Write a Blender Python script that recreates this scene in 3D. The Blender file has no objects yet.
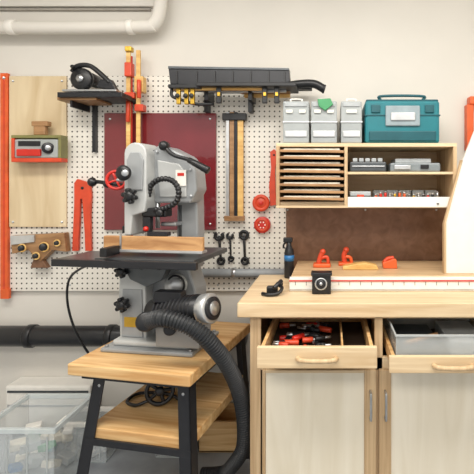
import bpy, bmesh, math, random
from mathutils import Vector, Matrix
random.seed(4)
scene = bpy.context.scene
scene.view_settings.view_transform = 'Standard'

# ---------------------------------------------------------------- surveyed dimensions
F, CX, CY, CAMZ = 420.0, 330.0, 185.0, 1.39      # survey constants (camera at origin, looking along +Y)
WALL = 2.39
def fx(u, d): return (u - CX) * d / F
def fz(v, d): return CAMZ - (v - CY) * d / F
def P(u, v, d): return Vector((fx(u, d), d, fz(v, d)))

# ---------------------------------------------------------------- materials
def lin(h):
    h = h.lstrip('#'); c = [int(h[i:i+2], 16)/255 for i in (0, 2, 4)]
    return [(x/12.92 if x <= 0.04045 else ((x+0.055)/1.055)**2.4) for x in c] + [1]
MATS = {}
def base(name):
    m = bpy.data.materials.new(name); m.use_nodes = True
    nt = m.node_tree; return m, nt, nt.nodes['Principled BSDF']
def mat(name, hexc, rough=0.5, metal=0.0, var=0.12, scale=18, alpha=1.0, bump=0.0, trans=0.0, coat=0.0):
    if name in MATS: return MATS[name]
    m, nt, b = base(name); c = lin(hexc)
    tc = nt.nodes.new('ShaderNodeTexCoord')
    n = nt.nodes.new('ShaderNodeTexNoise'); n.inputs['Scale'].default_value = scale; n.inputs['Detail'].default_value = 4
    nt.links.new(tc.outputs['Object'], n.inputs['Vector'])
    r = nt.nodes.new('ShaderNodeValToRGB')
    r.color_ramp.elements[0].position = 0.3; r.color_ramp.elements[1].position = 0.7
    r.color_ramp.elements[0].color = [x*(1-var) for x in c[:3]]+[1]
    r.color_ramp.elements[1].color = [min(1, x*(1+var)) for x in c[:3]]+[1]
    nt.links.new(n.outputs['Fac'], r.inputs['Fac']); nt.links.new(r.outputs['Color'], b.inputs['Base Color'])
    b.inputs['Roughness'].default_value = rough; b.inputs['Metallic'].default_value = metal
    b.inputs['Alpha'].default_value = alpha
    b.inputs['Transmission Weight'].default_value = trans
    b.inputs['Coat Weight'].default_value = coat
    if bump:
        bp = nt.nodes.new('ShaderNodeBump'); bp.inputs['Strength'].default_value = bump
        nt.links.new(n.outputs['Fac'], bp.inputs['Height']); nt.links.new(bp.outputs['Normal'], b.inputs['Normal'])
    MATS[name] = m; return m
def wood(name, c1, c2, stretch=(1.5, 22, 22), rough=0.45, scale=2.2):
    if name in MATS: return MATS[name]
    m, nt, b = base(name)
    tc = nt.nodes.new('ShaderNodeTexCoord'); mp = nt.nodes.new('ShaderNodeMapping')
    mp.inputs['Scale'].default_value = stretch
    nt.links.new(tc.outputs['Object'], mp.inputs['Vector'])
    n = nt.nodes.new('ShaderNodeTexNoise'); n.inputs['Scale'].default_value = scale
    n.inputs['Detail'].default_value = 6; n.inputs['Distortion'].default_value = 0.8
    nt.links.new(mp.outputs['Vector'], n.inputs['Vector'])
    r = nt.nodes.new('ShaderNodeValToRGB')
    r.color_ramp.elements[0].position = 0.32; r.color_ramp.elements[1].position = 0.66
    r.color_ramp.elements[0].color = lin(c1); r.color_ramp.elements[1].color = lin(c2)
    nt.links.new(n.outputs['Fac'], r.inputs['Fac']); nt.links.new(r.outputs['Color'], b.inputs['Base Color'])
    b.inputs['Roughness'].default_value = rough
    MATS[name] = m; return m

white_wall = mat('painted_wall', '#dbd7cf', 0.8, var=0.03, scale=3, bump=0.03)
ceil_m = mat('ceiling_paint', '#e6e4de', 0.9, var=0.02)
floor_m = mat('concrete', '#8f949a', 0.6, var=0.25, scale=5)
steel = mat('steel', '#b9bbbd', 0.3, 0.9)
alu = mat('aluminium', '#c9cbcc', 0.35, 0.7)
black = mat('black_plastic', '#151619', 0.38, var=0.2)
blackm = mat('black_steel', '#232428', 0.35, 0.2)
rubber = mat('hose_rubber', '#2a2c2f', 0.45)
grey = mat('saw_grey_paint', '#96999b', 0.35, 0.1, var=0.05)
greyl = mat('saw_light_grey', '#b9bbba', 0.35, 0.1, var=0.04)
greyd = mat('cast_iron', '#54585b', 0.35, 0.6)
red = mat('red_plastic', '#c8281c', 0.35)
orange = mat('orange_plastic', '#dd5f2b', 0.4)
redor = mat('red_orange_plastic', '#cf4727', 0.4)
brass = mat('brass', '#c9a23c', 0.3, 0.6)
white = mat('white_laminate', '#ebe8e1', 0.4, var=0.03)
cream = wood('cream_panel', '#e0d6c0', '#ece4d2', (6, 6, 0.6), 0.45)
maple = wood('maple', '#cdb088', '#e4ceaa', (1, 14, 14))
maplev = wood('maple_vertical', '#b59670', '#d6bb94', (18, 18, 0.8))
birch = wood('birch_ply', '#c9b28c', '#dfcdab', (5, 5, 0.8))
birchc = wood('birch_top', '#bd9c74', '#d6ba93', (1, 9, 9))
pine = wood('pine_top', '#c39158', '#e6c28c', (1.2, 16, 16))
fencew = wood('fence_wood', '#a27348', '#c69968', (1.5, 16, 16))
brown = wood('hardboard', '#6f4d35', '#85624a', (8, 8, 8))
trayw = wood('tray_wood', '#85603d', '#b0875d', (2, 12, 12))
yellowwood = wood('yellow_wood', '#c9974e', '#e8c37c', (2, 12, 12))
maroon = mat('maroon_gloss', '#74242a', 0.16, var=0.15, scale=4, coat=0.7)
clear = mat('clear_plastic', '#e8eff2', 0.12, alpha=0.25, var=0.02)
clear2 = mat('smoky_plastic', '#c9cfd0', 0.2, alpha=0.6, var=0.03)
lidm = mat('lid_plastic', '#dfe8ea', 0.2, alpha=0.45, var=0.03)
traycl = mat('tray_clear', '#cfd4d4', 0.1, alpha=0.38, var=0.03)
teal = mat('teal_plastic', '#16727c', 0.4, var=0.06)
teald = mat('teal_dark', '#0e525b', 0.4)
olive = mat('olive_plastic', '#7d7a4a', 0.4)
darkin = mat('dark_interior', '#3a2c20', 0.7)
blueb = mat('blue_plastic', '#2b6fa8', 0.35)
greenb = mat('green_plastic', '#3f8f5c', 0.4)
paper = mat('paper_goods', '#d8d2c2', 0.8, var=0.2, scale=30)
casel = mat('case_light_grey', '#a9aeb0', .4)

def peg():
    m, nt, b = base('pegboard_perforated')
    tc = nt.nodes.new('ShaderNodeTexCoord')
    s = nt.nodes.new('ShaderNodeVectorMath'); s.operation = 'SCALE'; s.inputs['Scale'].default_value = 1/0.0285
    f = nt.nodes.new('ShaderNodeVectorMath'); f.operation = 'FRACTION'
    sub = nt.nodes.new('ShaderNodeVectorMath'); sub.operation = 'SUBTRACT'; sub.inputs[1].default_value = (.5, .5, .5)
    mul = nt.nodes.new('ShaderNodeVectorMath'); mul.operation = 'MULTIPLY'; mul.inputs[1].default_value = (1, 0, 1)
    ln = nt.nodes.new('ShaderNodeVectorMath'); ln.operation = 'LENGTH'
    lt = nt.nodes.new('ShaderNodeMath'); lt.operation = 'LESS_THAN'; lt.inputs[1].default_value = 0.17
    mix = nt.nodes.new('ShaderNodeMix'); mix.data_type = 'RGBA'
    mix.inputs['A'].default_value = lin('#e4e0d7'); mix.inputs['B'].default_value = lin('#4f4a44')
    nt.links.new(tc.outputs['Object'], s.inputs[0]); nt.links.new(s.outputs[0], f.inputs[0])
    nt.links.new(f.outputs[0], sub.inputs[0]); nt.links.new(sub.outputs[0], mul.inputs[0])
    nt.links.new(mul.outputs[0], ln.inputs[0]); nt.links.new(ln.outputs['Value'], lt.inputs[0])
    nt.links.new(lt.outputs[0], mix.inputs['Factor']); nt.links.new(mix.outputs['Result'], b.inputs['Base Color'])
    b.inputs['Roughness'].default_value = 0.5
    return m
pegm = peg()

# ---------------------------------------------------------------- mesh builder
def smooth_path(pts, n=8):
    pts = [Vector(p) for p in pts]; out = []
    q = [pts[0]*2-pts[1]] + pts + [pts[-1]*2-pts[-2]]
    for i in range(1, len(q)-2):
        a, b, c, d = q[i-1], q[i], q[i+1], q[i+2]
        for k in range(n):
            t = k/n
            out.append(0.5*((2*b)+(c-a)*t+(2*a-5*b+4*c-d)*t*t+(3*b-a-3*c+d)*t**3))
    out.append(pts[-1]); return out

class M:
    def __init__(s, name):
        s.name = name; s.bm = bmesh.new(); s.mats = []
    def _add(s, bm, m, mtx=None):
        if m not in s.mats: s.mats.append(m)
        i = s.mats.index(m)
        if mtx: bmesh.ops.transform(bm, matrix=mtx, verts=bm.verts)
        bmesh.ops.recalc_face_normals(bm, faces=bm.faces)
        for f in bm.faces: f.material_index = i
        me = bpy.data.meshes.new('t'); bm.to_mesh(me); bm.free()
        s.bm.from_mesh(me); bpy.data.meshes.remove(me)
    def box(s, x0, x1, y0, y1, z0, z1, m, bev=0.002, rot=None):
        bm = bmesh.new(); bmesh.ops.create_cube(bm, size=1)
        bmesh.ops.scale(bm, vec=(abs(x1-x0), abs(y1-y0), abs(z1-z0)), verts=bm.verts)
        if bev:
            bev = min(bev, 0.4*min(abs(x1-x0), abs(y1-y0), abs(z1-z0)))
            bmesh.ops.bevel(bm, geom=bm.edges[:], offset=bev, segments=2, affect='EDGES', profile=.5)
        t = Matrix.Translation(((x0+x1)/2, (y0+y1)/2, (z0+z1)/2))
        if rot:
            t = t @ Matrix.Rotation(rot[2], 4, 'Z') @ Matrix.Rotation(rot[1], 4, 'Y') @ Matrix.Rotation(rot[0], 4, 'X')
        s._add(bm, m, t)
    def rb(s, u0, v0, u1, v1, d, th, m, bev=0.002, rot=None):
        s.box(fx(u0, d), fx(u1, d), d, d+th, fz(v1, d), fz(v0, d), m, bev, rot)
    def prism(s, pts, y0, y1, m, bev=0.002):
        bm = bmesh.new()
        vs = [bm.verts.new((p[0], y0, p[1])) for p in pts]
        f = bm.faces.new(vs)
        r = bmesh.ops.extrude_face_region(bm, geom=[f])
        bmesh.ops.translate(bm, vec=(0, y1-y0, 0), verts=[v for v in r['geom'] if isinstance(v, bmesh.types.BMVert)])
        if bev: bmesh.ops.bevel(bm, geom=bm.edges[:], offset=bev, segments=2, affect='EDGES', profile=.5)
        s._add(bm, m)
    def rp(s, pts, d, th, m, bev=0.002):
        s.prism([(fx(u, d), fz(v, d)) for u, v in pts], d, d+th, m, bev)
    def lathe(s, o, axis, prof, m, seg=32):
        """prof: list of (r, h) along axis"""
        bm = bmesh.new(); rings = []
        for r, h in prof:
            if r < 1e-6: rings.append([bm.verts.new((0, 0, h))])
            else: rings.append([bm.verts.new((r*math.cos(2*math.pi*k/seg), r*math.sin(2*math.pi*k/seg), h)) for k in range(seg)])
        for a, b in zip(rings, rings[1:]):
            for k in range(seg):
                k2 = (k+1) % seg
                if len(a) == 1 and len(b) == 1: continue
                if len(a) == 1: f = bm.faces.new((a[0], b[k], b[k2]))
                elif len(b) == 1: f = bm.faces.new((a[k], b[0], a[k2]))
                else: f = bm.faces.new((a[k], b[k], b[k2], a[k2]))
        if len(rings[0]) > 1: bm.faces.new(rings[0])
        if len(rings[-1]) > 1: bm.faces.new(rings[-1])
        for f in bm.faces: f.smooth = len(f.verts) <= 4
        q = Vector(axis).normalized().to_track_quat('Z', 'Y').to_matrix().to_4x4()
        s._add(bm, m, Matrix.Translation(Vector(o)) @ q)
    def cyl(s, a, b, r, m, r2=None, seg=28):
        a, b = Vector(a), Vector(b); L = (b-a).length; r2 = r if r2 is None else r2
        e = min(0.08*L, 0.15*r)
        s.lathe(a, b-a, [(0, 0), (r-e, 0), (r, e), (r2, L-e), (r2-e, L), (0, L)], m, seg)
    def knob(s, c, axis, r, m, t=None):
        t = t or r
        s.lathe(c, axis, [(0, 0), (r*.5, 0), (r*.55, t*.3), (r*.95, t*.45), (r, t*.8), (r*.8, t*1.1), (r*.3, t*1.2), (0, t*1.2)], m, 24)
    def star(s, c, axis, r, m, t):
        s.knob(c, axis, r*.7, m, t)
        ax = Vector(axis).normalized(); u = ax.orthogonal().normalized(); w = ax.cross(u)
        for k in range(6):
            a = k*math.pi/3; q = Vector(c)+(u*math.cos(a)+w*math.sin(a))*r*.75
            s.cyl(q+ax*t*.3, q+ax*t*1.0, r*.28, m, seg=12)
    def sphere(s, c, r, m, sc=(1, 1, 1)):
        bm = bmesh.new(); bmesh.ops.create_uvsphere(bm, u_segments=24, v_segments=14, radius=r)
        for f in bm.faces: f.smooth = True
        s._add(bm, m, Matrix.Translation(Vector(c)) @ Matrix.Diagonal((*sc, 1)))
    def tube(s, pts, r, m, seg=14, n=8, ridge=0, closed=False, smooth=True):
        path = smooth_path(pts, n) if smooth else [Vector(p) for p in pts]
        if ridge:   # resample evenly
            L = [0]
            for a, b in zip(path, path[1:]): L.append(L[-1]+(b-a).length)
            N = int(L[-1]/ridge*4); new = []; j = 0
            for i in range(N+1):
                t = L[-1]*i/N
                while j < len(L)-2 and L[j+1] < t: j += 1
                k = (t-L[j])/max(1e-9, L[j+1]-L[j]); new.append(path[j].lerp(path[j+1], min(1, k)))
            path = new
        if closed: path = path[:-1] if (path[0]-path[-1]).length < 1e-6 else path
        bm = bmesh.new(); rings = []; N = len(path)
        T0 = (path[1]-path[0]).normalized(); u = T0.orthogonal().normalized()
        for i, p in enumerate(path):
            if closed: T = (path[(i+1) % N]-path[i-1]).normalized()
            else: T = (path[min(i+1, N-1)]-path[max(i-1, 0)]).normalized()
            u = (u-T*u.dot(T)).normalized(); w = T.cross(u)
            rr = r*(1.0 if (i % 4) < 2 else 0.82) if ridge else r
            rings.append([bm.verts.new(p+(u*math.cos(2*math.pi*k/seg)+w*math.sin(2*math.pi*k/seg))*rr) for k in range(seg)])
        pr = list(zip(rings, rings[1:]))
        if closed: pr.append((rings[-1], rings[0]))
        for a, b in pr:
            for k in range(seg):
                f = bm.faces.new((a[k], b[k], b[(k+1) % seg], a[(k+1) % seg])); f.smooth = not ridge
        if not closed: bm.faces.new(rings[0]); bm.faces.new(rings[-1])
        s._add(bm, m)
    def torus(s, c, axis, R, r, m, a0=0, a1=360, seg=12, n=40, ridge=0):
        ax = Vector(axis).normalized(); u = ax.orthogonal().normalized(); w = ax.cross(u); c = Vector(c)
        full = abs(a1-a0) >= 360
        pts = [c+(u*math.cos(math.radians(a0+(a1-a0)*k/n))+w*math.sin(math.radians(a0+(a1-a0)*k/n)))*R for k in range(n if full else n+1)]
        s.tube(pts, r, m, seg=seg, closed=full, smooth=False, ridge=ridge)
    def done(s, rotz=0, pivot=None):
        if rotz:
            pv = Vector(pivot)
            bmesh.ops.transform(s.bm, matrix=Matrix.Translation(pv) @ Matrix.Rotation(rotz, 4, 'Z') @ Matrix.Translation(-pv), verts=s.bm.verts)
        xs = [v.co for v in s.bm.verts]
        c = Vector(((min(v.x for v in xs)+max(v.x for v in xs))/2, (min(v.y for v in xs)+max(v.y for v in xs))/2, min(v.z for v in xs)))
        bmesh.ops.translate(s.bm, vec=-c, verts=s.bm.verts)
        me = bpy.data.meshes.new(s.name); s.bm.to_mesh(me); s.bm.free()
        for m in s.mats: me.materials.append(m)
        o = bpy.data.objects.new(s.name, me); o.location = c; scene.collection.objects.link(o); return o

# ---------------------------------------------------------------- room
def slab(name, *a):
    b = M(name); b.box(*a[:-1], a[-1], 0); b.done()
slab('floor', -2.6, 1.6, -1.5, 2.5, -0.1, 0.0, floor_m)
slab('wall_back', -2.6, 1.6, WALL, 2.5, 0.0, 2.75, white_wall)
slab('wall_left', -2.7, -2.6, -1.5, 2.5, 0.0, 2.75, white_wall)
slab('wall_right', 1.6, 1.7, -1.5, 2.5, 0.0, 2.75, white_wall)
slab('ceiling', -2.7, 1.7, -1.5, 2.5, 2.75, 2.85, ceil_m)

b = M('trim_1')   # overhead white conduit with elbow
dd = 2.30
b.tube([P(-80, 27, dd), P(60, 28, dd), P(140, 27, dd), P(153, 25, dd), P(159, 14, dd), P(161, -8, dd), P(161, -70, dd)], 0.034, white_wall, seg=20)
b.cyl(P(8, 27.3, dd), P(16, 27.4, dd), 0.040, white); b.cyl(P(128, 27.3, dd), P(134, 27.2, dd), 0.040, white)
b.done()
b = M('trim_2')
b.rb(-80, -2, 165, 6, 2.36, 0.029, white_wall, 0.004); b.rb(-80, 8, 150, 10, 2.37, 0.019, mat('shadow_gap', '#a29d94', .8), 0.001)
b.done()

# ---------------------------------------------------------------- pegboard and wall panels
PB = 2.366
b = M('pegboard'); b.rb(-5, 76, 286, 291, PB, .016, pegm, 0.001)
for v in (79, 285):
    for u in (0, 70, 148, 218, 282): b.cyl((fx(u, PB), PB-.003, fz(v, PB)), (fx(u, PB), WALL-.0005, fz(v, PB)), .006, steel, seg=10)
b.done()
b = M('plywood_panel'); b.rb(9, 76, 66, 227, PB-.0145, .014, birch, 0.002)
for u, v in ((13, 81), (62, 81), (13, 222), (62, 222)): b.cyl(P(u, v, PB-.015), P(u, v, PB-.018), .006, steel, seg=12)
b.done()
b = M('maroon_panel'); b.rb(104, 113, 216, 230, PB-.0205, .02, maroon, 0.003)
for u, v in ((110, 119), (210, 119), (210, 224)): b.cyl(P(u, v, PB-.021), P(u, v, PB-.025), .006, steel, seg=12)
b.done()
b = M('orange_straightedge')
b.rb(0, 73, 7.5, 299, PB-.02, .0198, orange, 0.002); b.rb(2.6, 76, 4.6, 296, PB-.022, .003, redor, .001)
b.rb(0, 289, 8.5, 299, PB-.024, .02, orange, 0.002); b.cyl(P(4, 78, PB-.024), P(4, 78, PB-.019), .008, steel, seg=14); b.done()

# wall-mounted power-tool dispenser with clear cover on plywood
d = 2.27; th = PB-.015-d
b = M('parts_dispenser')
b.rb(12, 136, 60, 160, d+.02, th-.02, olive, .006)
b.rb(14, 139, 58, 158, d, .03, clear2, .008)
b.rb(11, 135, 61, 138, d-.004, .06, olive, .002); b.rb(11, 158, 61, 162, d-.004, .06, redor, .003)
b.rb(11, 138, 14, 158, d-.004, .06, redor, .002); b.rb(58, 138, 61, 158, d-.004, .06, olive, .002)
b.rb(33, 123, 45, 135, d+.01, .03, trayw, .006); b.rb(31, 121, 47, 126, d+.005, .04, trayw, .004)
b.rb(16, 149, 40, 156, d-.012, .016, red, .004); b.cyl(P(48, 148, d+.002), P(48, 148, d-.014), .030, blackm); b.cyl(P(48, 148, d-.014), P(48, 148, d-.018), .014, steel)
b.rb(18, 141, 40, 146, d-.004, .006, blackm, .001)
b.done()

# doweling jig hanging on pegs
b = M('doweling_jig'); d = 2.31
b.rp([(10, 236), (64, 233), (66, 252), (52, 250), (40, 262), (28, 250), (12, 254)], d, .045, trayw, .003)
b.rp([(10, 236), (34, 235), (34, 242), (11, 245)], d-.012, .012, alu, .001)
for u, v, r in ((22, 248, .020), (44, 247, .024), (57, 243, .016), (36, 256, .018)):
    b.cyl(P(u, v, d-.01), P(u, v, d), r, black, seg=20); b.torus(P(u, v, d-.012), (0, 1, 0), r, .004, yellowwood)
b.rp([(36, 252), (48, 268), (30, 268)], d+.005, .03, brown, .003)
for u in (18, 58): b.cyl((fx(u, d), d+.044, fz(240, d)), (fx(u, d), PB-.0005, fz(240, d)), .004, steel, seg=8)
b.done()

# ---------------------------------------------------------------- circular saw on black shelf
b = M('wall_shelf'); d = 2.17
b.rb(57, 92, 122, 97, d, PB-.0005-d, blackm, .003); b.rb(57, 96.5, 96, 100, d+.02, .16, trayw, .002)
b.rb(70, 99, 72, 107, 2.2, .165, blackm, .001); b.rb(92, 99, 95, 152, 2.335, .03, blackm, .001)
b.done()
b = M('circular_saw'); d = 2.2
b.rb(62, 89.2, 116, 91.2, d, .12, steel, .001)
c = P(84, 80, d+.05)
b.lathe(c, (0, -1, 0), [(0, 0), (.052, 0), (.058, .006), (.058, .026), (.05, .034), (0, .034)], black, 40)
b.lathe(c+Vector((0, -.034, 0)), (0, -1, 0), [(0, 0), (.022, 0), (.018, .01), (0, .012)], steel)
b.cyl(c+Vector((.02, 0, .01)), c+Vector((.02, .09, .01)), .035, blackm)
b.tube([P(72, 72, d+.03), P(78, 66, d+.03), P(90, 66, d+.03), P(102, 75, d+.03), P(110, 83, d+.03)], .013, black)
b.tube([P(72, 66, d), P(75, 71, d+.03), P(79, 77, d+.03)], .010, black)
b.rp([(96, 87), (116, 90), (110, 79), (100, 79)], d+.02, .04, blackm, .003)
b.done()
b = M('bar_clamp'); d = 2.30
b.rb(126, 46, 130, 236, d, .012, yellowwood, .001); b.rb(130.5, 56, 132, 236, d+.015, .01, red, .001)
b.rb(124, 92, 134, 98, d-.02, .045, redor, .004); b.rb(124, 62, 131, 76, d-.02, .045, redor, .005)
b.rb(122, 226, 132, 233, d-.02, .045, black, .004)
b.cyl(P(128, 100, d-.012), P(128, 122, d-.012), .011, redor); b.rb(124.5, 46, 131, 51, d-.015, .035, brass, .003)
b.box(fx(128, d)-.01, fx(128, d)+.01, d+.01, PB-.0005, fz(107, d), fz(103, d), steel)
b.done()
b = M('bar_clamp'); d = 2.30
b.rb(136, 50, 140, 226, d, .012, yellowwood, .001); b.rb(134, 76, 143, 92, d-.02, .045, yellowwood, .004)
b.rb(134.2, 104, 143, 111, d-.02, .045, redor, .004)
b.cyl(P(139, 80, d-.03), P(139, 98, d-.03), .011, redor); b.rb(134.5, 215, 142, 224, d-.02, .045, blueb, .004)
b.box(fx(138, d)-.01, fx(138, d)+.01, d+.01, PB-.0005, fz(107, d), fz(103, d), steel)
b.done()

b = M('orange_featherboard'); d = 2.34
b.rp([(74, 183), (77, 179), (84, 181), (90, 184), (91, 196), (90, 215), (91, 251), (85, 251), (84.5, 234), (83, 212), (82, 199), (80, 199), (79.5, 214), (78.5, 236), (78, 251), (72, 251), (73, 226), (74, 205)], d, .018, redor, .002)
b.cyl(P(82, 188, d-.004), (fx(82, d), PB-.0005, fz(188, d)), .008, black, seg=16)
b.done()

# ---------------------------------------------------------------- long black fence on wall brackets
b = M('jointer_fence_shelf'); d = 2.14
b.rp([(168, 66), (289, 68), (290, 82), (270, 86), (200, 86), (170, 84)], d, .06, blackm, .004)
b.rp([(168, 66), (289, 68), (289, 70), (168, 68.5)], d-.006, .07, greyd, .001)
b.rb(196, 82, 296, 86, d-.01, .18, black, .003); b.rb(168, 84, 200, 88, d, .1, black, .003)
for u in (176, 196, 214, 232, 250, 268, 284): b.rb(u, 71, u+1.4, 83, d-.006, .01, black, .001)
b.rb(172, 86.5, 262, 90, d+.03, .02, yellowwood, .002); b.rb(202, 90, 286, 92, d+.08, .02, alu, .001)
b.rb(240, 87, 290, 93, d+.11, .04, trayw, .002); b.rb(244, 94, 290, 97, d+.13, .03, yellowwood, .002)
for u in (204, 248): b.rb(u, 86, u+4, 112, d+.17, PB-.0005-d-.17, blackm, .002); b.rp([(u, 88), (u+4, 88), (u+4, 100), (u, 100)], d+.08, .12, blackm, .001)
for u in (176, 184, 190):
    b.rb(u, 88, u+4, 104, d+.02, .02, brass, .003); b.knob(P(u+2, 96, d+.02), (0, -1, 0), .012, black)
for u in (216, 262, 274):      # small clamps hanging under the rail
    b.rb(u, 86, u+5, 103, d+.02, .02, black, .003); b.rb(u+1, 92, u+4, 96, d+.012, .01, brass, .002)
b.tube([P(172, 88, d+.03), P(172, 96, d+.03), P(182, 100, d+.04), P(196, 104, d+.05), P(214, 104, d+.08)], .008, black)
b.tube([P(288, 86, d+.10), P(300, 84, d+.10), P(314, 84, d+.10), P(324, 89, d+.10)], .022, black)
b.rb(290, 83, 312, 89, d+.12, .06, blackm, .006)
b.torus(P(324, 89, d+.10), (1, .1, -.3), .019, .006, blackm)
b.done()

b = M('t_square_fence'); d = 2.325
b.rb(226, 112, 229, 221, d, .02, alu, .001); b.rb(229.5, 112, 234, 221, d+.003, .02, trayw, .001)
b.rb(234.2, 112, 237.2, 221, d, .02, blackm, .001); b.rb(237.5, 116, 243, 221, d+.003, .022, yellowwood, .001)
b.rb(224, 216, 244, 221, d-.004, .03, trayw, .002); b.rb(222, 113, 246, 120, d-.01, .035, black, .003)
b.box(fx(230, d), fx(236, d), d+.02, PB-.0005, fz(119, d), fz(115, d), steel)
b.done()

# ---------------------------------------------------------------- small hanging tools
b = M('push_stick'); d = 2.345
b.rp([(270, 152), (274, 149), (278, 153), (275, 170), (276, 205), (270, 206), (269, 186), (271, 168)], d, .015, redor, .002)
b.cyl(P(274, 155, d-.002), P(274, 155, PB-.0005), .006, black, seg=12); b.done()
b = M('round_push_pad'); d = 2.335
b.torus(P(261, 203, d), (0, 1, 0), .036, .012, redor); b.cyl(P(261, 203, d-.006), (fx(261, d), PB-.0005, fz(203, d)), .03, redor); b.cyl(P(261, 203, d-.012), P(261, 203, d), .012, red); b.done()
b = M('round_push_pad'); d = 2.335
b.cyl(P(262, 225, d), (fx(262, d), PB-.0005, fz(225, d)), .045, red); b.torus(P(262, 225, d), (0, 1, 0), .03, .007, redor)
for k in range(6):
    a = k*math.pi/3; b.cyl(P(262, 225, d)+Vector((.017*math.cos(a), -.003, .017*math.sin(a))), P(262, 225, d)+Vector((.017*math.cos(a), .002, .017*math.sin(a))), .004, white, seg=10)
b.done()
def wrench(pt, pb, r, d, m, ring):
    b = M('wrench'); a, c = P(*pt, d), P(*pb, d)
    b.cyl(a, c, r, m, r2=r*.8, seg=10)
    if ring: b.torus(a, (0, 1, 0), r*2.6, r*1.1, m)
    else: b.torus(a, (0, 1, 0), r*2.6, r*1.2, m, a0=0, a1=280)
    b.torus(c, (0, 1, 0), r*2.1, r, m); b.cyl(a+Vector((0, -.004, 0)), Vector((a.x, PB-.0005, a.z)), .004, steel, seg=8); b.done()
wrench((219, 236), (221, 261), .008, 2.35, black, False)
wrench((230, 236), (231, 259), .006, 2.35, blackm, False)
wrench((244, 235), (245, 261), .008, 2.35, black, True)

# conduit pipes on wall
b = M('conduit_pipe')
b.cyl(P(150, 273, 2.33), P(292, 273, 2.33), .024, mat('grey_pvc', '#8f9498', .4)); b.cyl(P(232, 273, 2.33), P(236, 273, 2.33), .029, steel)
b.rb(233, 268, 235, 279, 2.33, .0355, steel); b.done()
b = M('drain_pipe')
b.cyl(P(-90, 336, 2.32), P(246, 336, 2.32), .055, mat('pipe_black', '#1b1c1f', .35))
for u in (28, 108): b.cyl(P(u, 336, 2.32), P(u+7, 336, 2.32), .062, black); b.rb(u+2, 330, u+5, 342, 2.34, .049, black)
b.done()

# ---------------------------------------------------------------- heater, bins
b = M('baseboard_heater'); d = 2.27
b.rb(5, 386, 90, 432, d, WALL-.001-d, white, .01); b.rb(7, 391, 88, 393, d-.004, .006, greyd, .001); b.rb(7, 405, 88, 407, d-.004, .006, alu, .001)
b.rb(6, 431, 12, 441, d+.02, .06, alu, .001); b.rb(82, 431, 88, 441, d+.02, .06, alu, .001)
b.done()
def bin_(name, u0, u1, v0, d, dep, lid, fill, zb=0.0):
    b = M(name); x0, x1 = fx(u0, d), fx(u1, d); z1 = fz(v0, d); t = .003
    b.box(x0, x1, d, d+t, zb, z1, clear, 0); b.box(x0, x1, d+dep-t, d+dep, zb, z1, clear, 0)
    b.box(x0, x0+t, d+t, d+dep-t, zb, z1, clear, 0); b.box(x1-t, x1, d+t, d+dep-t, zb, z1, clear, 0)
    b.box(x0, x1, d, d+dep, zb, zb+.004, lidm, 0)
    for a in ((x0-.012, x1+.012, d-.012, d+.006), (x0-.012, x1+.012, d+dep-.006, d+dep+.012)): b.box(*a, z1-.012, z1+.01, lid, .003)
    for a in ((x0-.012, x0+.006), (x1-.006, x1+.012)): b.box(*a, d, d+dep, z1-.012, z1+.01, lid, .003)
    for k in range(4): b.box(x0+.03+k*(x1-x0-.06)/3-.004, x0+.03+k*(x1-x0-.06)/3+.004, d-.003, d+.001, zb+.02, z1-.03, clear2, .001)
    for k in range(18):
        x = random.uniform(x0+.05, x1-.05); y = random.uniform(d+.05, d+dep-.05); z = zb+.01+random.random()*max(.01, (z1-zb-.13))
        s = random.uniform(.02, .045)
        b.box(x-s, x+s, y-s, y+s, z, z+s, random.choice(fill), .004, (random.random()*.5, random.random()*.5, random.random()*3))
    b.done()
bin_('storage_bin', -20, 54, 430, 1.86, .30, lidm, [greenb, blueb, paper, paper, white, teal, alu, clear2])
bin_('storage_bin', 60, 106, 424, 2.10, .14, white, [paper, alu, white])
bin_('storage_bin', 156, 194, 425, 2.14, .17, lidm, [paper, white, teal])

# ---------------------------------------------------------------- workbench (saw stand), turned 11 degrees
def place_stand():
    b = M('saw_stand')
    b.box(-.54, 0, 0, .61, .622, .67, pine, .006)
    b.box(-.50, -.02, .03, .58, .60, .622, blackm, .002)
    def leg(t, q):
        t, q = Vector((*t, .62)), Vector((*q, 0.0))
        sx = -1 if t.x > -.25 else 1; sy = -1 if t.y > .3 else 1
        for (w, dpt) in (((.05*sx), .005*sy), ((.005*sx), .05*sy)):
            bm = bmesh.new(); vs = []
            for c in (t, q):
                vs.append([bm.verts.new(c+Vector(o)) for o in ((0, 0, 0), (w, 0, 0), (w, dpt, 0), (0, dpt, 0))])
            bm.faces.new(vs[0]); bm.faces.new(vs[1])
            for k in range(4): bm.faces.new((vs[0][k], vs[0][(k+1) % 4], vs[1][(k+1) % 4], vs[1][k]))
            b._add(bm, blackm)
        b.cyl((q.x+.02*sx, q.y+.02*sy, 0), (q.x+.02*sx, q.y+.02*sy, .015), .03, black, seg=16)
        for h in (.60, .645):
            b.cyl((t.x+.025*sx, t.y-.004*sy, h-.02), (t.x+.025*sx, t.y+.001*sy, h-.02), .006, steel, seg=10)
    leg((-.44, .03), (-.535, -.01)); leg((-.02, .03), (.02, -.01)); leg((-.02, .58), (.02, .60)); leg((-.44, .58), (-.535, .60))
    b.box(-.465, -.015, .025, .585, .365, .41, pine, .004)
    b.box(-.475, -.005, .012, .022, .345, .372, blackm, .001); b.box(-.475, -.005, .588, .598, .345, .372, blackm, .001)
    o = b.done()
    R = Matrix.Rotation(math.radians(-11), 4, 'Z')
    o.matrix_world = Matrix.Translation((-.53, 1.59, 0)) @ R @ Matrix.Translation(o.location)
place_stand()

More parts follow.
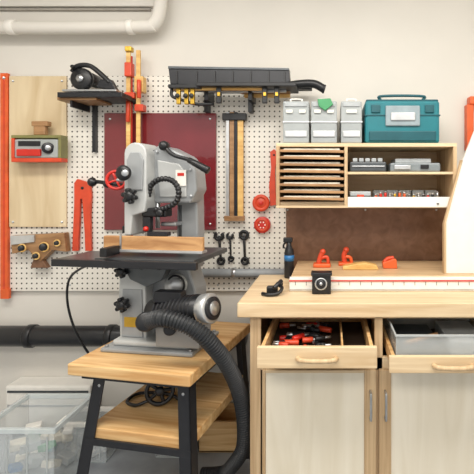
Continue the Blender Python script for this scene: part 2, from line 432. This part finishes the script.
# ---------------------------------------------------------------- band saw
b = M('band_saw'); z0 = .671
d = 1.86
b.box(fx(110, d), fx(205, d), 1.78, 2.06, z0, z0+.018, grey, .006)
b.box(fx(118, d), fx(198, d), 1.81, 2.03, z0+.018, z0+.045, greyl, .010)
for xx in (fx(114, d), fx(201, d)):
    for yy in (1.80, 2.04): b.cyl((xx, yy, z0+.018), (xx, yy, z0+.026), .008, steel, seg=12)
# lower housing: left slab (wheel cover edge on) + body
b.rp([(119, 262), (146, 262), (148, 344), (119, 344), (117, 300)], 1.85, .13, greyl, .008)
b.rp([(149, 268), (190, 266), (198, 290), (196, 340), (149, 340)], 1.91, .12, grey, .010)
b.rb(145, 264, 151, 341, 1.90, .08, blackm, .002)
b.rp([(122, 290), (143, 290), (144, 338), (121, 338)], 1.843, .008, grey, .003)
b.rb(124, 318, 140, 328, 1.841, .004, brass, .001)
# main column (exposed, slimmer)
b.rp([(174, 268), (196, 268), (197, 232), (196, 180), (186, 162), (176, 162)], 1.99, .08, grey, .008)
b.rb(177, 205, 180, 262, 1.985, .01, greyd, .001)
# upper head body
b.rp([(152, 152), (157, 145), (168, 147), (188, 157), (197, 170), (199, 190), (192, 203), (152, 203)], 1.91, .11, grey, .010)
b.rp([(157, 160), (180, 164), (188, 174), (188, 197), (160, 197)], 1.902, .01, greyl, .004)
b.rb(177, 170, 188, 186, 1.897, .004, white, .001); b.rb(179, 173, 186, 176, 1.8955, .003, red, .0003)
for u, v in ((157, 152), (192, 170), (193, 196)): b.cyl(P(u, v, 1.91), P(u, v, 1.903), .006, steel, seg=10)
# dark wheel slot between cover and head
b.rb(146, 150, 153, 203, 1.90, .09, blackm, .002)
# wheel cover (front-left slab, rounded)
pts = [(124, 236)]
for k in range(9):
    a = math.pi-k*math.pi/8; pts.append((136+12*math.cos(a), 153-11*math.sin(a)))
pts += [(148, 200), (146, 212), (133, 216), (131, 236)]
b.rp(pts, 1.84, .13, greyl, .006)
b.rp([(127, 160), (131, 152), (141, 152), (145, 160), (144, 190), (129, 190)], 1.832, .01, grey, .003)
# latch knobs
b.cyl(P(128, 173, 1.83), P(128, 173, 1.80), .012, steel); b.knob(P(128, 173, 1.81), (0, -1, 0), .034, black, .03)
b.cyl(P(128, 173, 1.776), P(128, 173, 1.770), .014, steel)
b.star(P(134, 196, 1.83), (0, -1, 0), .034, black, .035)
# tension handwheel (red) with shaft
c = P(114, 180, 1.88); b.torus(c, (.4, -1, 0), .040, .007, red); b.cyl(c, P(126, 180, 1.90), .008, steel)
for k in range(4):
    a = k*math.pi/2+.4; b.cyl(c, c+Vector((math.cos(a)*.038, .015*math.cos(a), math.sin(a)*.038)), .005, red, seg=10)
b.cyl(P(86, 181, 1.92), P(126, 186, 1.92), .009, black); b.knob(P(90, 182, 1.92), (-1, 0, 0), .022, black, .03); b.sphere(P(103, 184, 1.9), .018, blackm)
# blade, guide post, guard
b.rb(145.5, 200, 147, 262, 1.875, .001, steel, 0); b.cyl(P(157, 200, 1.93), P(157, 228, 1.93), .010, steel)
b.rb(142, 208, 168, 217, 1.86, .06, black, .006); b.rb(143, 217, 151, 232, 1.862, .03, blackm, .004)
b.sphere(P(147, 229, 1.86), .012, red); b.knob(P(163, 213, 1.86), (0, -1, 0), .018, black)
b.rb(160, 222, 176, 226, 1.93, .08, steel, .004)
# black beaded guard chain
b.tube([P(149, 196, 1.87), P(152, 186, 1.865), P(160, 180, 1.86), P(170, 179, 1.86), P(178, 183, 1.86), P(182, 192, 1.86), P(179, 202, 1.86), P(168, 208, 1.86), P(156, 210, 1.86)], .013, black, ridge=.016)
# tension lever
b.cyl(P(166, 146, 1.93), P(166, 146, 1.86), .018, black); b.sphere(P(166, 146, 1.86), .022, black)
b.tube([P(166, 146, 1.86), P(176, 155, 1.86), P(192, 160, 1.86), P(205, 166, 1.86)], .009, black)
b.cyl(P(192, 160, 1.86), P(213, 171, 1.86), .013, black, r2=.017)
# table and fence rail
zt = 1.085
b.box(fx(100, 1.76), fx(205, 1.76), 1.73, 2.09, zt-.022, zt, greyd, .004)
for k in range(5): b.box(fx(106+k*19, 1.76), fx(109+k*19, 1.76), 1.76, 2.05, zt-.05, zt-.02, blackm, .002)
b.box(fx(52, 1.72), fx(208, 1.72), 1.700, 1.722, zt-.034, zt-.004, blackm, .003)
b.box(fx(54, 1.72), fx(102, 1.76), 1.72, 1.93, zt-.012, zt-.004, greyd, .003)
b.rb(103, 236.5, 209, 250, 1.80, .022, fencew, .003); b.rb(103, 250, 209, 252.5, 1.79, .05, alu, .001)
b.rb(121, 233, 123, 252, 1.795, .004, steel, .001); b.rb(150, 232, 172, 236, 1.81, .03, blackm, .002)
b.rb(103, 249, 111, 258, 1.705, .09, black, .004)
# trunnion
b.rp([(122, 262), (175, 262), (166, 280), (150, 287), (132, 280)], 1.80, .05, greyd, .004)
b.star(P(126, 271, 1.81), (0, -1, 0), .028, black, .035); b.cyl(P(126, 271, 1.84), P(126, 271, 1.80), .01, steel)
b.star(P(126, 304, 1.84), (0, -1, 0), .032, black, .040)
# gauge disc + labels
b.cyl(P(178, 284, 1.91), P(178, 284, 1.88), .048, greyl); b.torus(P(178, 284, 1.878), (0, 1, 0), .040, .005, black)
b.cyl(P(178, 284, 1.88), P(178, 284, 1.874), .03, alu)
# motor
ma, mb = P(156, 312, 1.81), P(212, 306, 1.745)
b.cyl(ma, mb, .056, black); ax = (mb-ma).normalized()
for k in range(10):
    q = ma+(mb-ma)*(.20+.075*k); b.cyl(q, q+ax*.006, .061, blackm)
b.cyl(mb, mb+ax*.045, .060, alu); b.cyl(mb+ax*.045, mb+ax*.055, .046, blackm); b.cyl(mb+ax*.055, mb+ax*.060, .028, steel)
b.rb(160, 326, 206, 346, 1.79, .12, grey, .005)
b.rp([(160, 291), (188, 291), (190, 302), (158, 302)], 1.75, .05, blackm, .004)
b.cyl(P(176, 328, 1.80), P(176, 328, 1.77), .025, blackm)
# dust port
b.cyl(P(150, 321, 1.86), P(153, 321, 1.72), .040, black)
b.done(math.radians(-8), (-.80, 1.90, 0))

# dust hose
b = M('dust_hose')
b.tube([P(151, 320, 1.655), P(163, 318, 1.615), P(182, 323, 1.615), P(200, 333, 1.63), P(214, 347, 1.66), P(228, 366, 1.72),
        P(239, 392, 1.80), P(244, 420, 1.84), P(243, 448, 1.88), P(232, 466, 1.92), (-.50, 1.95, .05), (-.60, 1.96, .036)], .033, rubber, seg=18, ridge=.012)
b.done()
# power cable to wall outlet
b = M('power_cable')
b.tube([P(112, 266, 1.90), P(98, 264, 1.98), P(82, 268, 2.05), P(70, 278, 2.12), P(67, 295, 2.16), P(70, 315, 2.18), P(78, 336, 2.20), P(92, 358, 2.24), P(104, 368, 2.30), P(112, 366, 2.36)], .006, black, seg=8)
b.rb(109, 360, 117, 372, 2.355, .034, black, .004)
b.done()
# hand wheel and cable on stand shelf
b = M('spare_handwheel'); c = P(160, 410, 1.86); c.z = .41+.070
b.torus(c, (.3, -1, .2), .055, .009, black); b.knob(c, (.3, -1, .2), .02, blackm)
for k in range(5):
    a = k*2*math.pi/5; u = Vector((1, .3, 0)).normalized(); w = Vector((.3, -1, .2)).normalized().cross(u)
    b.cyl(c, c+(u*math.cos(a)+w*math.sin(a))*.053, .008, black, seg=10)
b.tube([c+Vector((-.04, 0, -.04)), c+Vector((-.10, -.02, -.055)), c+Vector((-.16, .03, -.061)), c+Vector((-.13, .10, -.061)), c+Vector((0, .09, -.061)), c+Vector((.10, .02, -.061))], .007, black, seg=8)
b.done()
# wooden crate on floor
b = M('wooden_crate'); x0, x1, y0, y1 = -.68, -.48, 2.18, 2.37
b.box(x0, x1, y0, y0+.015, 0, .16, pine); b.box(x0, x1, y1-.015, y1, 0, .16, pine); b.box(x0, x0+.015, y0+.015, y1-.015, 0, .16, pine)
b.box(x1-.015, x1, y0+.015, y1-.015, 0, .16, pine); b.box(x0, x1, y0, y1, 0.001, .012, pine)
b.done()

# ---------------------------------------------------------------- base cabinet with counter
CF = 1.77; xl, xr = -.337, .95; ctz = .90
b = M('base_cabinet')
b.box(-.385, xr, 1.74, 2.298, ctz-.06, ctz, maple, .004); b.box(-.1, xr, 2.30, 2.36, ctz-.06, ctz, maple, .001)
top = ctz-.06
b.box(xl, xl+.02, CF+.02, 2.29, .0, top, maplev, .001); b.box(xr-.02, xr, CF+.02, 2.29, 0, top, maplev, .001)
b.box(xl, xr, 2.27, 2.29, .06, top, brown, .001); b.box(xl+.02, xr-.02, CF+.02, 2.27, .06, .08, maple, .001)
b.box(xl+.02, xr-.02, CF+.02, 2.27, .62, .635, darkin, .001)
b.box(.195, .215, CF+.02, 2.27, .08, top, maplev, .001)
# face frame
b.box(xl, xl+.045, CF, CF+.02, 0, top, maplev); b.box(.188, .222, CF, CF+.02, .08, top, maplev)
b.box(.72, .76, CF, CF+.02, .08, top, maplev); b.box(xl+.045, xr, CF, CF+.02, .61, .665, maple)
b.box(xl+.045, xr, CF, CF+.02, 0, .09, maple); b.box(xl+.045, xr, CF, CF+.02, top-.012, top, maple)
def door(xa, xb, hx, side):
    za, zb = .10, .618; w = .055
    w1, w2 = (.014, .05) if side > 0 else (.05, .014)
    b.box(xa, xa+w1, CF-.02, CF, za, zb, maplev); b.box(xb-w2, xb, CF-.02, CF, za, zb, maplev)
    b.box(xa+w1, xb-w2, CF-.02, CF, za, za+w, maple); b.box(xa+w1, xb-w2, CF-.02, CF, zb-.012, zb, maple)
    b.box(xa+w1, xb-w2, CF-.014, CF-.004, za+w, zb-.012, cream, .001)
    b.tube([(hx, CF-.02, zb-.085), (hx, CF-.045, zb-.085), (hx, CF-.05, zb-.10), (hx, CF-.05, zb-.18), (hx, CF-.045, zb-.195), (hx, CF-.02, zb-.195)], .005, steel, seg=10, n=5)
door(-.283, .193, .168, 1); door(.205, .735, .230, -1)
b.done()
def drawer(name, xa, xb, yf, items, tray=False):
    b = M(name); zt_, zb = (.736 if tray else .772), (.672 if tray else .690)
    b.box(xa, xb, yf, yf+.02, zb, zt_, maple, .003)
    b.box(xa+.012, xa+.026, yf+.02, 2.12, zb+.006, zt_-.004, pine, .001); b.box(xb-.026, xb-.012, yf+.02, 2.12, zb+.006, zt_-.004, pine, .001)
    b.box(xa+.026, xb-.026, 2.106, 2.12, zb+.006, zt_-.004, pine, .001); b.box(xa+.026, xb-.026, yf+.02, 2.106, zb+.006, zb+.014, darkin, .001)
    if not tray: b.box(xb-.135, xb-.128, yf+.02, 2.106, zb+.014, zt_-.006, pine, .001)
    cx = (xa+xb)/2; hz = (zt_+zb)/2-.002
    b.tube([(cx-.075, yf, hz), (cx-.06, yf-.02, hz), (cx, yf-.028, hz), (cx+.06, yf-.02, hz), (cx+.075, yf, hz)], .009, maplev, seg=12)
    for k in range(items):
        xe = xb-.135 if not tray else xb
        x = random.uniform(xa+.06, xe-.06); y = random.uniform(yf+.06, 2.0); z = zb+.03+random.random()*.02
        a = random.uniform(0, 3.1); L = random.uniform(.03, .07); v = Vector((math.cos(a), math.sin(a)*.6, 0))*L
        x = min(max(x, xa+.03+abs(v.x)+.01), xe-.03-abs(v.x)-.01)
        p = Vector((x, max(y, yf+.03+abs(v.y)+.01), z))
        mm = random.choice([black, black, redor, steel, blackm, red])
        b.cyl(p-v, p+v*.2, .012, mm, seg=12); b.cyl(p+v*.2, p+v, .006, steel, seg=10)
    if tray:   # clear plastic tray standing in the open drawer
        x0, x1, y0, y1, za, zc = xa+.03, xb-.03, yf+.03, 2.05, zb+.016, .806
        b.box(x0, x1, y0, y0+.004, za, zc, traycl, .001); b.box(x0, x1, y1-.004, y1, za, zc, traycl, .001)
        b.box(x0, x0+.004, y0+.004, y1-.004, za, zc, traycl, .001); b.box(x1-.004, x1, y0+.004, y1-.004, za, zc, traycl, .001)
        for yy in (y0-.004, y1): b.box(x0-.004, x1+.004, yy, yy+.006, zc-.004, zc+.004, clear2, .001)
        for xx in (x0-.004, x1-.002): b.box(xx, xx+.006, y0+.002, y1, zc-.004, zc+.004, clear2, .001)
        b.box(x0+.03, x0+.20, y0+.05, y1-.08, za+.002, za+.05, greyd, .004); b.box(x0+.24, x1-.03, y0+.09, y1-.06, za+.002, za+.06, casel, .004)
        b.cyl((x0+.05, y0+.06, za+.065), (x0+.20, y0+.16, za+.065), .010, trayw)
    b.done()
drawer('drawer', -.279, .180, 1.60, 30)
drawer('drawer', .226, .712, 1.60, 0, True)

# raised sliding-table board with aluminium red-lined fence
b = M('miter_station_top')
b.box(-.182, .93, 1.965, 2.360, ctz+.0005, ctz+.065, birchc, .003)
b.box(-.187, .93, 1.935, 1.964, ctz+.0005, ctz+.062, white, .002); b.box(-.187, .93, 1.931, 1.935, ctz+.046, ctz+.052, red, .0005)
b.box(-.187, .93, 1.931, 1.935, ctz+.008, ctz+.012, alu, .0005)
for k in range(22): b.box(-.16+k*.05, -.1585+k*.05, 1.932, 1.935, ctz+.028, ctz+.044, blackm, 0)
b.done()
b = M('fence_stop'); d = 1.88
b.box(fx(312, d), fx(331, d), d, 1.93, ctz+.0005, ctz+.088, black, .004); b.torus(P(321, 284, d-.004), (0, 1, 0), .024, .004, alu)
b.cyl(P(321, 284, d), P(321, 284, d-.02), .018, blackm); b.cyl(P(321, 284, d-.02), P(321, 284, d-.024), .007, steel)
b.rb(311, 273, 332, 276, d-.006, .056, blackm, .002); b.done()
b = M('quick_clamp')
b.tube([(-.30, 1.86, ctz+.009), (-.27, 1.84, ctz+.009), (-.23, 1.85, ctz+.012), (-.215, 1.88, ctz+.03), (-.24, 1.915, ctz+.04), (-.215, 1.92, ctz+.04)], .008, black)
b.box(-.285, -.235, 1.88, 1.91, ctz+.0005, ctz+.035, black, .006); b.cyl((-.25, 1.87, ctz+.03), (-.22, 1.91, ctz+.055), .01, blackm); b.done()
b = M('spray_bottle'); x, y = -.216, 2.22; zc = ctz+.0005
b.lathe((x, y, zc), (0, 0, 1), [(0, 0), (.024, 0), (.026, .006), (.026, .12), (.022, .15), (.012, .17), (.012, .19), (0, .19)], blackm)
b.lathe((x, y, zc+.09), (0, 0, 1), [(0, 0), (.0267, 0), (.0267, .03), (0, .03)], blueb)
b.box(x-.03, x+.018, y-.012, y+.012, zc+.187, zc+.212, black, .004); b.tube([(x-.012, y, zc+.19), (x-.028, y, zc+.175), (x-.03, y, zc+.155)], .005, black)
b.done()
zb = ctz+.0655
b = M('push_block'); x, y = fx(322, 2.18), 2.18
b.box(x-.045, x+.045, y-.03, y+.03, zb, zb+.020, orange, .006)
b.tube([(x-.02, y, zb+.01), (x-.012, y, zb+.04), (x-.005, y, zb+.062), (x+.004, y, zb+.075)], .013, redor); b.sphere((x+.004, y, zb+.078), .015, redor)
b.tube([(x-.01, y, zb+.045), (x+.025, y, zb+.05), (x+.033, y, zb+.02)], .009, redor); b.done()
b = M('push_block'); x, y = fx(347, 2.22), 2.22
b.box(x-.045, x+.035, y-.02, y+.04, zb, zb+.016, orange, .004)
b.tube([(x-.012, y+.01, zb+.01), (x-.016, y+.01, zb+.05), (x-.006, y+.01, zb+.078)], .013, redor); b.sphere((x-.004, y+.01, zb+.08), .016, redor)
b.tube([(x-.014, y+.01, zb+.045), (x+.016, y+.01, zb+.04), (x+.026, y+.01, zb+.015)], .009, orange); b.done()
b = M('wooden_shoe_block'); y = 2.10
b.prism([(fx(343, y), zb), (fx(343, y), zb+.016), (fx(356, y), zb+.030), (fx(366, y), zb+.034), (fx(377, y), zb+.022), (fx(379, y), zb)], y, y+.05, yellowwood, .004); b.done()
b = M('push_block'); y = 2.13; x = fx(388.5, y)
b.prism([(x-.026, zb), (x-.030, zb+.03), (x-.01, zb+.036), (x+.028, zb+.05), (x+.042, zb+.045), (x+.045, zb)], y, y+.045, orange, .004)
b.tube([(x-.02, y+.02, zb+.03), (x+.0, y+.02, zb+.048), (x+.03, y+.02, zb+.052)], .010, redor); b.done()

# hardboard back
b = M('hardboard_backsplash'); b.box(-.26, .93, 2.372, WALL-.0005, ctz+.001, 1.27, brown, .001)
for x in (-.24, .2, .6): b.cyl((x, 2.372, 1.25), (x, 2.369, 1.25), .006, steel, seg=12)
b.done()

# ---------------------------------------------------------------- upper wall cabinet
b = M('wall_cabinet'); d = 2.05
x0, x1 = fx(276, d), fx(457, d); zA, zB = fz(208, d), fz(143, d); t = .018; yb = WALL-.0005
b.box(x0, x1, d, yb, zB-t, zB, maple, .002); b.box(x0, x1, d, yb, zA, zA+.012, maple, .002)
b.box(x0, x0+t, d, yb, zA+.012, zB-t, maplev, .002); b.box(x1-t, x1, d, yb, zA+.012, zB-t, maplev, .002)
b.box(x0+t, x1-t, 2.362, yb, zA+.012, zB-t, birchc, .001)
xm = fx(346, d); b.box(xm-.008, xm+.008, d, 2.362, zA+.012, zB-t, maplev, .001)
zs = fz(173, d); b.box(xm+.008, x1-t, d+.005, 2.362, zs-.006, zs+.006, maple, .001)
b.box(xm+.008, x1-t, d-.004, d+.014, zA+.004, fz(197, d), white, .002)
b.box(x0, x1, d+.02, yb, zA+.012, zA+.03, maple, .001)
b.box(x1-.10, x1-.09, d-.012, d-.004, zA+.018, zA+.024, black, .001)
b.done()
b = M('sandpaper_trays')
n = 8; H = (zB-t-.004)-(zA+.032)
for k in range(n):
    zc = zA+.034+(k+.5)*H/n-.003
    b.box(x0+t+.003, xm-.011, d-.02+.006*(k % 2), 2.33, zc-.003, zc+.003, trayw, .001, (0, .015, 0))
    b.box(x0+t+.003, xm-.011, d-.022+.006*(k % 2), d-.010, zc-.008, zc+.005, trayw, .002, (0, .015, 0))
    b.box(x0+t+.02, xm-.03, d-.004, 2.3, zc+.004, zc+.012, paper, .001)
b.done()
b = M('tool_case'); zs2 = zs+.0065
b.box(xm+.02, xm+.20, d+.02, 2.3, zs2, zs2+.05, mat('case_dark_grey', '#474c50', .4), .008); b.box(xm+.03, xm+.19, d+.014, d+.022, zs2+.024, zs2+.030, alu, .001)
for k in range(5): b.box(xm+.035+k*.031, xm+.058+k*.031, d+.03, d+.06, zs2+.05, zs2+.068, casel, .003)
b.done()
b = M('tool_case')
b.box(xm+.22, xm+.47, d+.03, 2.3, zs2, zs2+.045, mat('case_grey', '#7d8589', .4), .008)
b.box(xm+.24, xm+.32, d+.022, d+.032, zs2+.012, zs2+.032, alu, .002); b.box(xm+.37, xm+.41, d+.022, d+.032, zs2+.016, zs2+.036, black, .002)
b.box(xm+.25, xm+.43, d+.06, 2.28, zs2+.045, zs2+.068, casel, .004); b.done()
b = M('router_bits'); zz = zA+.0305
b.box(xm+.14, x1-.03, d+.05, d+.11, zz, zz+.014, trayw, .002)
for k in range(14):
    x = xm+.155+k*.024; mm = random.choice([red, orange, red, steel, blackm, brass]); h = random.uniform(.014, .032)
    b.cyl((x, d+.08, zz+.014), (x, d+.08, zz+.014+h), .007, mm, seg=12); b.cyl((x, d+.08, zz+.014+h), (x, d+.08, zz+.020+h), .009, steel, seg=12)
b.done()
b = M('small_parts_case')
b.box(xm+.02, xm+.125, d+.03, d+.2, zz, zz+.05, casel, .005); b.box(xm+.02, xm+.125, d+.027, d+.032, zz+.026, zz+.029, blackm, .0005)
b.box(xm+.055, xm+.09, d+.022, d+.031, zz+.018, zz+.034, redor, .002); b.done()
b = M('small_parts_bins')
for k in range(5):
    xx = xm+.15+k*.068
    b.box(xx, xx+.06, d+.15, d+.24, zz, zz+.055, casel if k % 2 else clear2, .004); b.box(xx+.015, xx+.045, d+.146, d+.151, zz+.03, zz+.042, white, .001)
b.done()
# organisers on top
orgm = mat('organiser_plastic', '#b4babb', 0.25, alpha=0.75, var=0.04)
def organiser(u0, u1, d, tag=False):
    b = M('parts_organiser'); xa, xb = fx(u0, d), fx(u1, d); z1 = fz(101, d); z0_ = zB+.0005
    b.box(xa, xb, d, d+.26, z0_, z1, orgm, .006); b.box(xa-.003, xb+.003, d-.004, d+.264, (z0_+z1)/2-.004, (z0_+z1)/2+.004, alu, .002)
    b.box(xa+.01, xb-.01, d-.006, d, z1-.028, z1-.008, casel, .003); b.box(xa+.01, xb-.01, d-.006, d, z0_+.03, z0_+.06, alu, .003)
    w = xb-xa; n = max(1, int(w/.06))
    for k in range(n): b.box(xa+(k+.25)*w/n, xa+(k+.75)*w/n, d-.010, d-.004, z1-.06, z1-.044, white, .002)
    b.tube([(xa+w*.3, d+.02, z1), (xa+w*.3, d+.024, z1+.012), (xa+w*.7, d+.024, z1+.012), (xa+w*.7, d+.02, z1)], .004, white, seg=8)
    if tag: b.prism([(xa+w*.3, z1-.03), (xa+w*.25, z1+.006), (xa+w*.75, z1+.010), (xa+w*.85, z1-.02), (xa+w*.55, z1-.05)], d-.02, d-.008, greenb, .003)
    b.done()
organiser(283, 309, 2.06); organiser(311, 337, 2.06, True); organiser(341, 362, 2.06)
b = M('systainer_case'); d = 2.07; xa, xb = fx(365, d), fx(440, d); z1 = fz(99, d); z0_ = zB+.0005
b.box(xa, xb, d, d+.27, z0_, z1-.006, teal, .014); b.box(xa+.006, xb-.006, d+.005, d+.265, z1-.012, z1, teald, .006)
b.box(xa-.002, xb+.002, d-.004, d+.274, zB+.135, zB+.142, teald, .002)
b.box(xa+.10, xb-.10, d-.012, d+.002, zB+.085, zB+.185, mat('latch_grey', '#8f9da3', .4), .006); b.box(xa+.125, xb-.125, d-.02, d-.010, zB+.11, zB+.15, alu, .006)
b.box(xa+.02, xb-.02, d-.007, d+.002, zB+.012, zB+.06, teald, .004)
for xx in (xa+.03, xb-.075): b.box(xx, xx+.045, d-.008, d+.002, zB+.15, zB+.19, teald, .004)
b.tube([(xa+.08, d+.03, z1), (xa+.085, d+.02, z1+.018), (xb-.085, d+.02, z1+.018), (xb-.08, d+.03, z1)], .007, teald, seg=10)
b.done()

# leaning sheet and orange clamp at right
b = M('leaning_sheet'); d = 2.02
b.prism([(fx(446, d), zb), (fx(446, d), fz(222, d)), (fx(463, d), fz(160, d)), (fx(475, d), fz(130, d)), (.93, fz(120, d)), (.93, zb)], d, d+.018, white, .001)
b.prism([(fx(443.5, d), zb), (fx(443.5, d), fz(224, d)), (fx(461, d), fz(160, d)), (fx(462.5, d), fz(160, d)), (fx(446, d), fz(222, d)), (fx(446, d), zb)], d-.004, d+.02, maplev, .0005)
b.done()
b = M('orange_clamp'); d = 2.34
b.rb(467, 104, 474, 150, d, .0495, orange, .004); b.rb(470, 96, 490, 104, d-.01, .055, orange, .005); b.rb(470, 146, 490, 153, d-.01, .055, orange, .005)
b.cyl(P(486, 98, d), P(486, 152, d), .012, steel); b.done()

# ---------------------------------------------------------------- lighting
def area(name, loc, size, e, rot=(0, 0, 0), col=(1, .955, .89)):
    l = bpy.data.lights.new(name, 'AREA'); l.shape = 'RECTANGLE'; l.size, l.size_y = size; l.energy = e; l.color = col
    o = bpy.data.objects.new(name, l); o.location = loc; o.rotation_euler = rot; scene.collection.objects.link(o)
area('ceiling_light_left', (-1.0, .9, 2.70), (1.6, .5), 34)
area('ceiling_light_right', (.6, .9, 2.70), (1.6, .5), 34)
area('ceiling_light_rear', (-.2, -.6, 2.70), (2.2, .8), 52, (math.radians(20), 0, 0))
w = bpy.data.worlds.new('world'); w.use_nodes = True; scene.world = w
bg = w.node_tree.nodes['Background']; bg.inputs['Color'].default_value = (1, .985, .96, 1); bg.inputs['Strength'].default_value = 0.88

cam = bpy.data.cameras.new('camera'); cam.sensor_width = 36; cam.lens = 36*F/474
cam.shift_x = -(CX-237)/474; cam.shift_y = -(237-CY)/474; cam.clip_start = .05
co = bpy.data.objects.new('camera', cam); co.location = (0, 0, CAMZ); co.rotation_euler = (math.pi/2, 0, 0)
scene.collection.objects.link(co); scene.camera = co
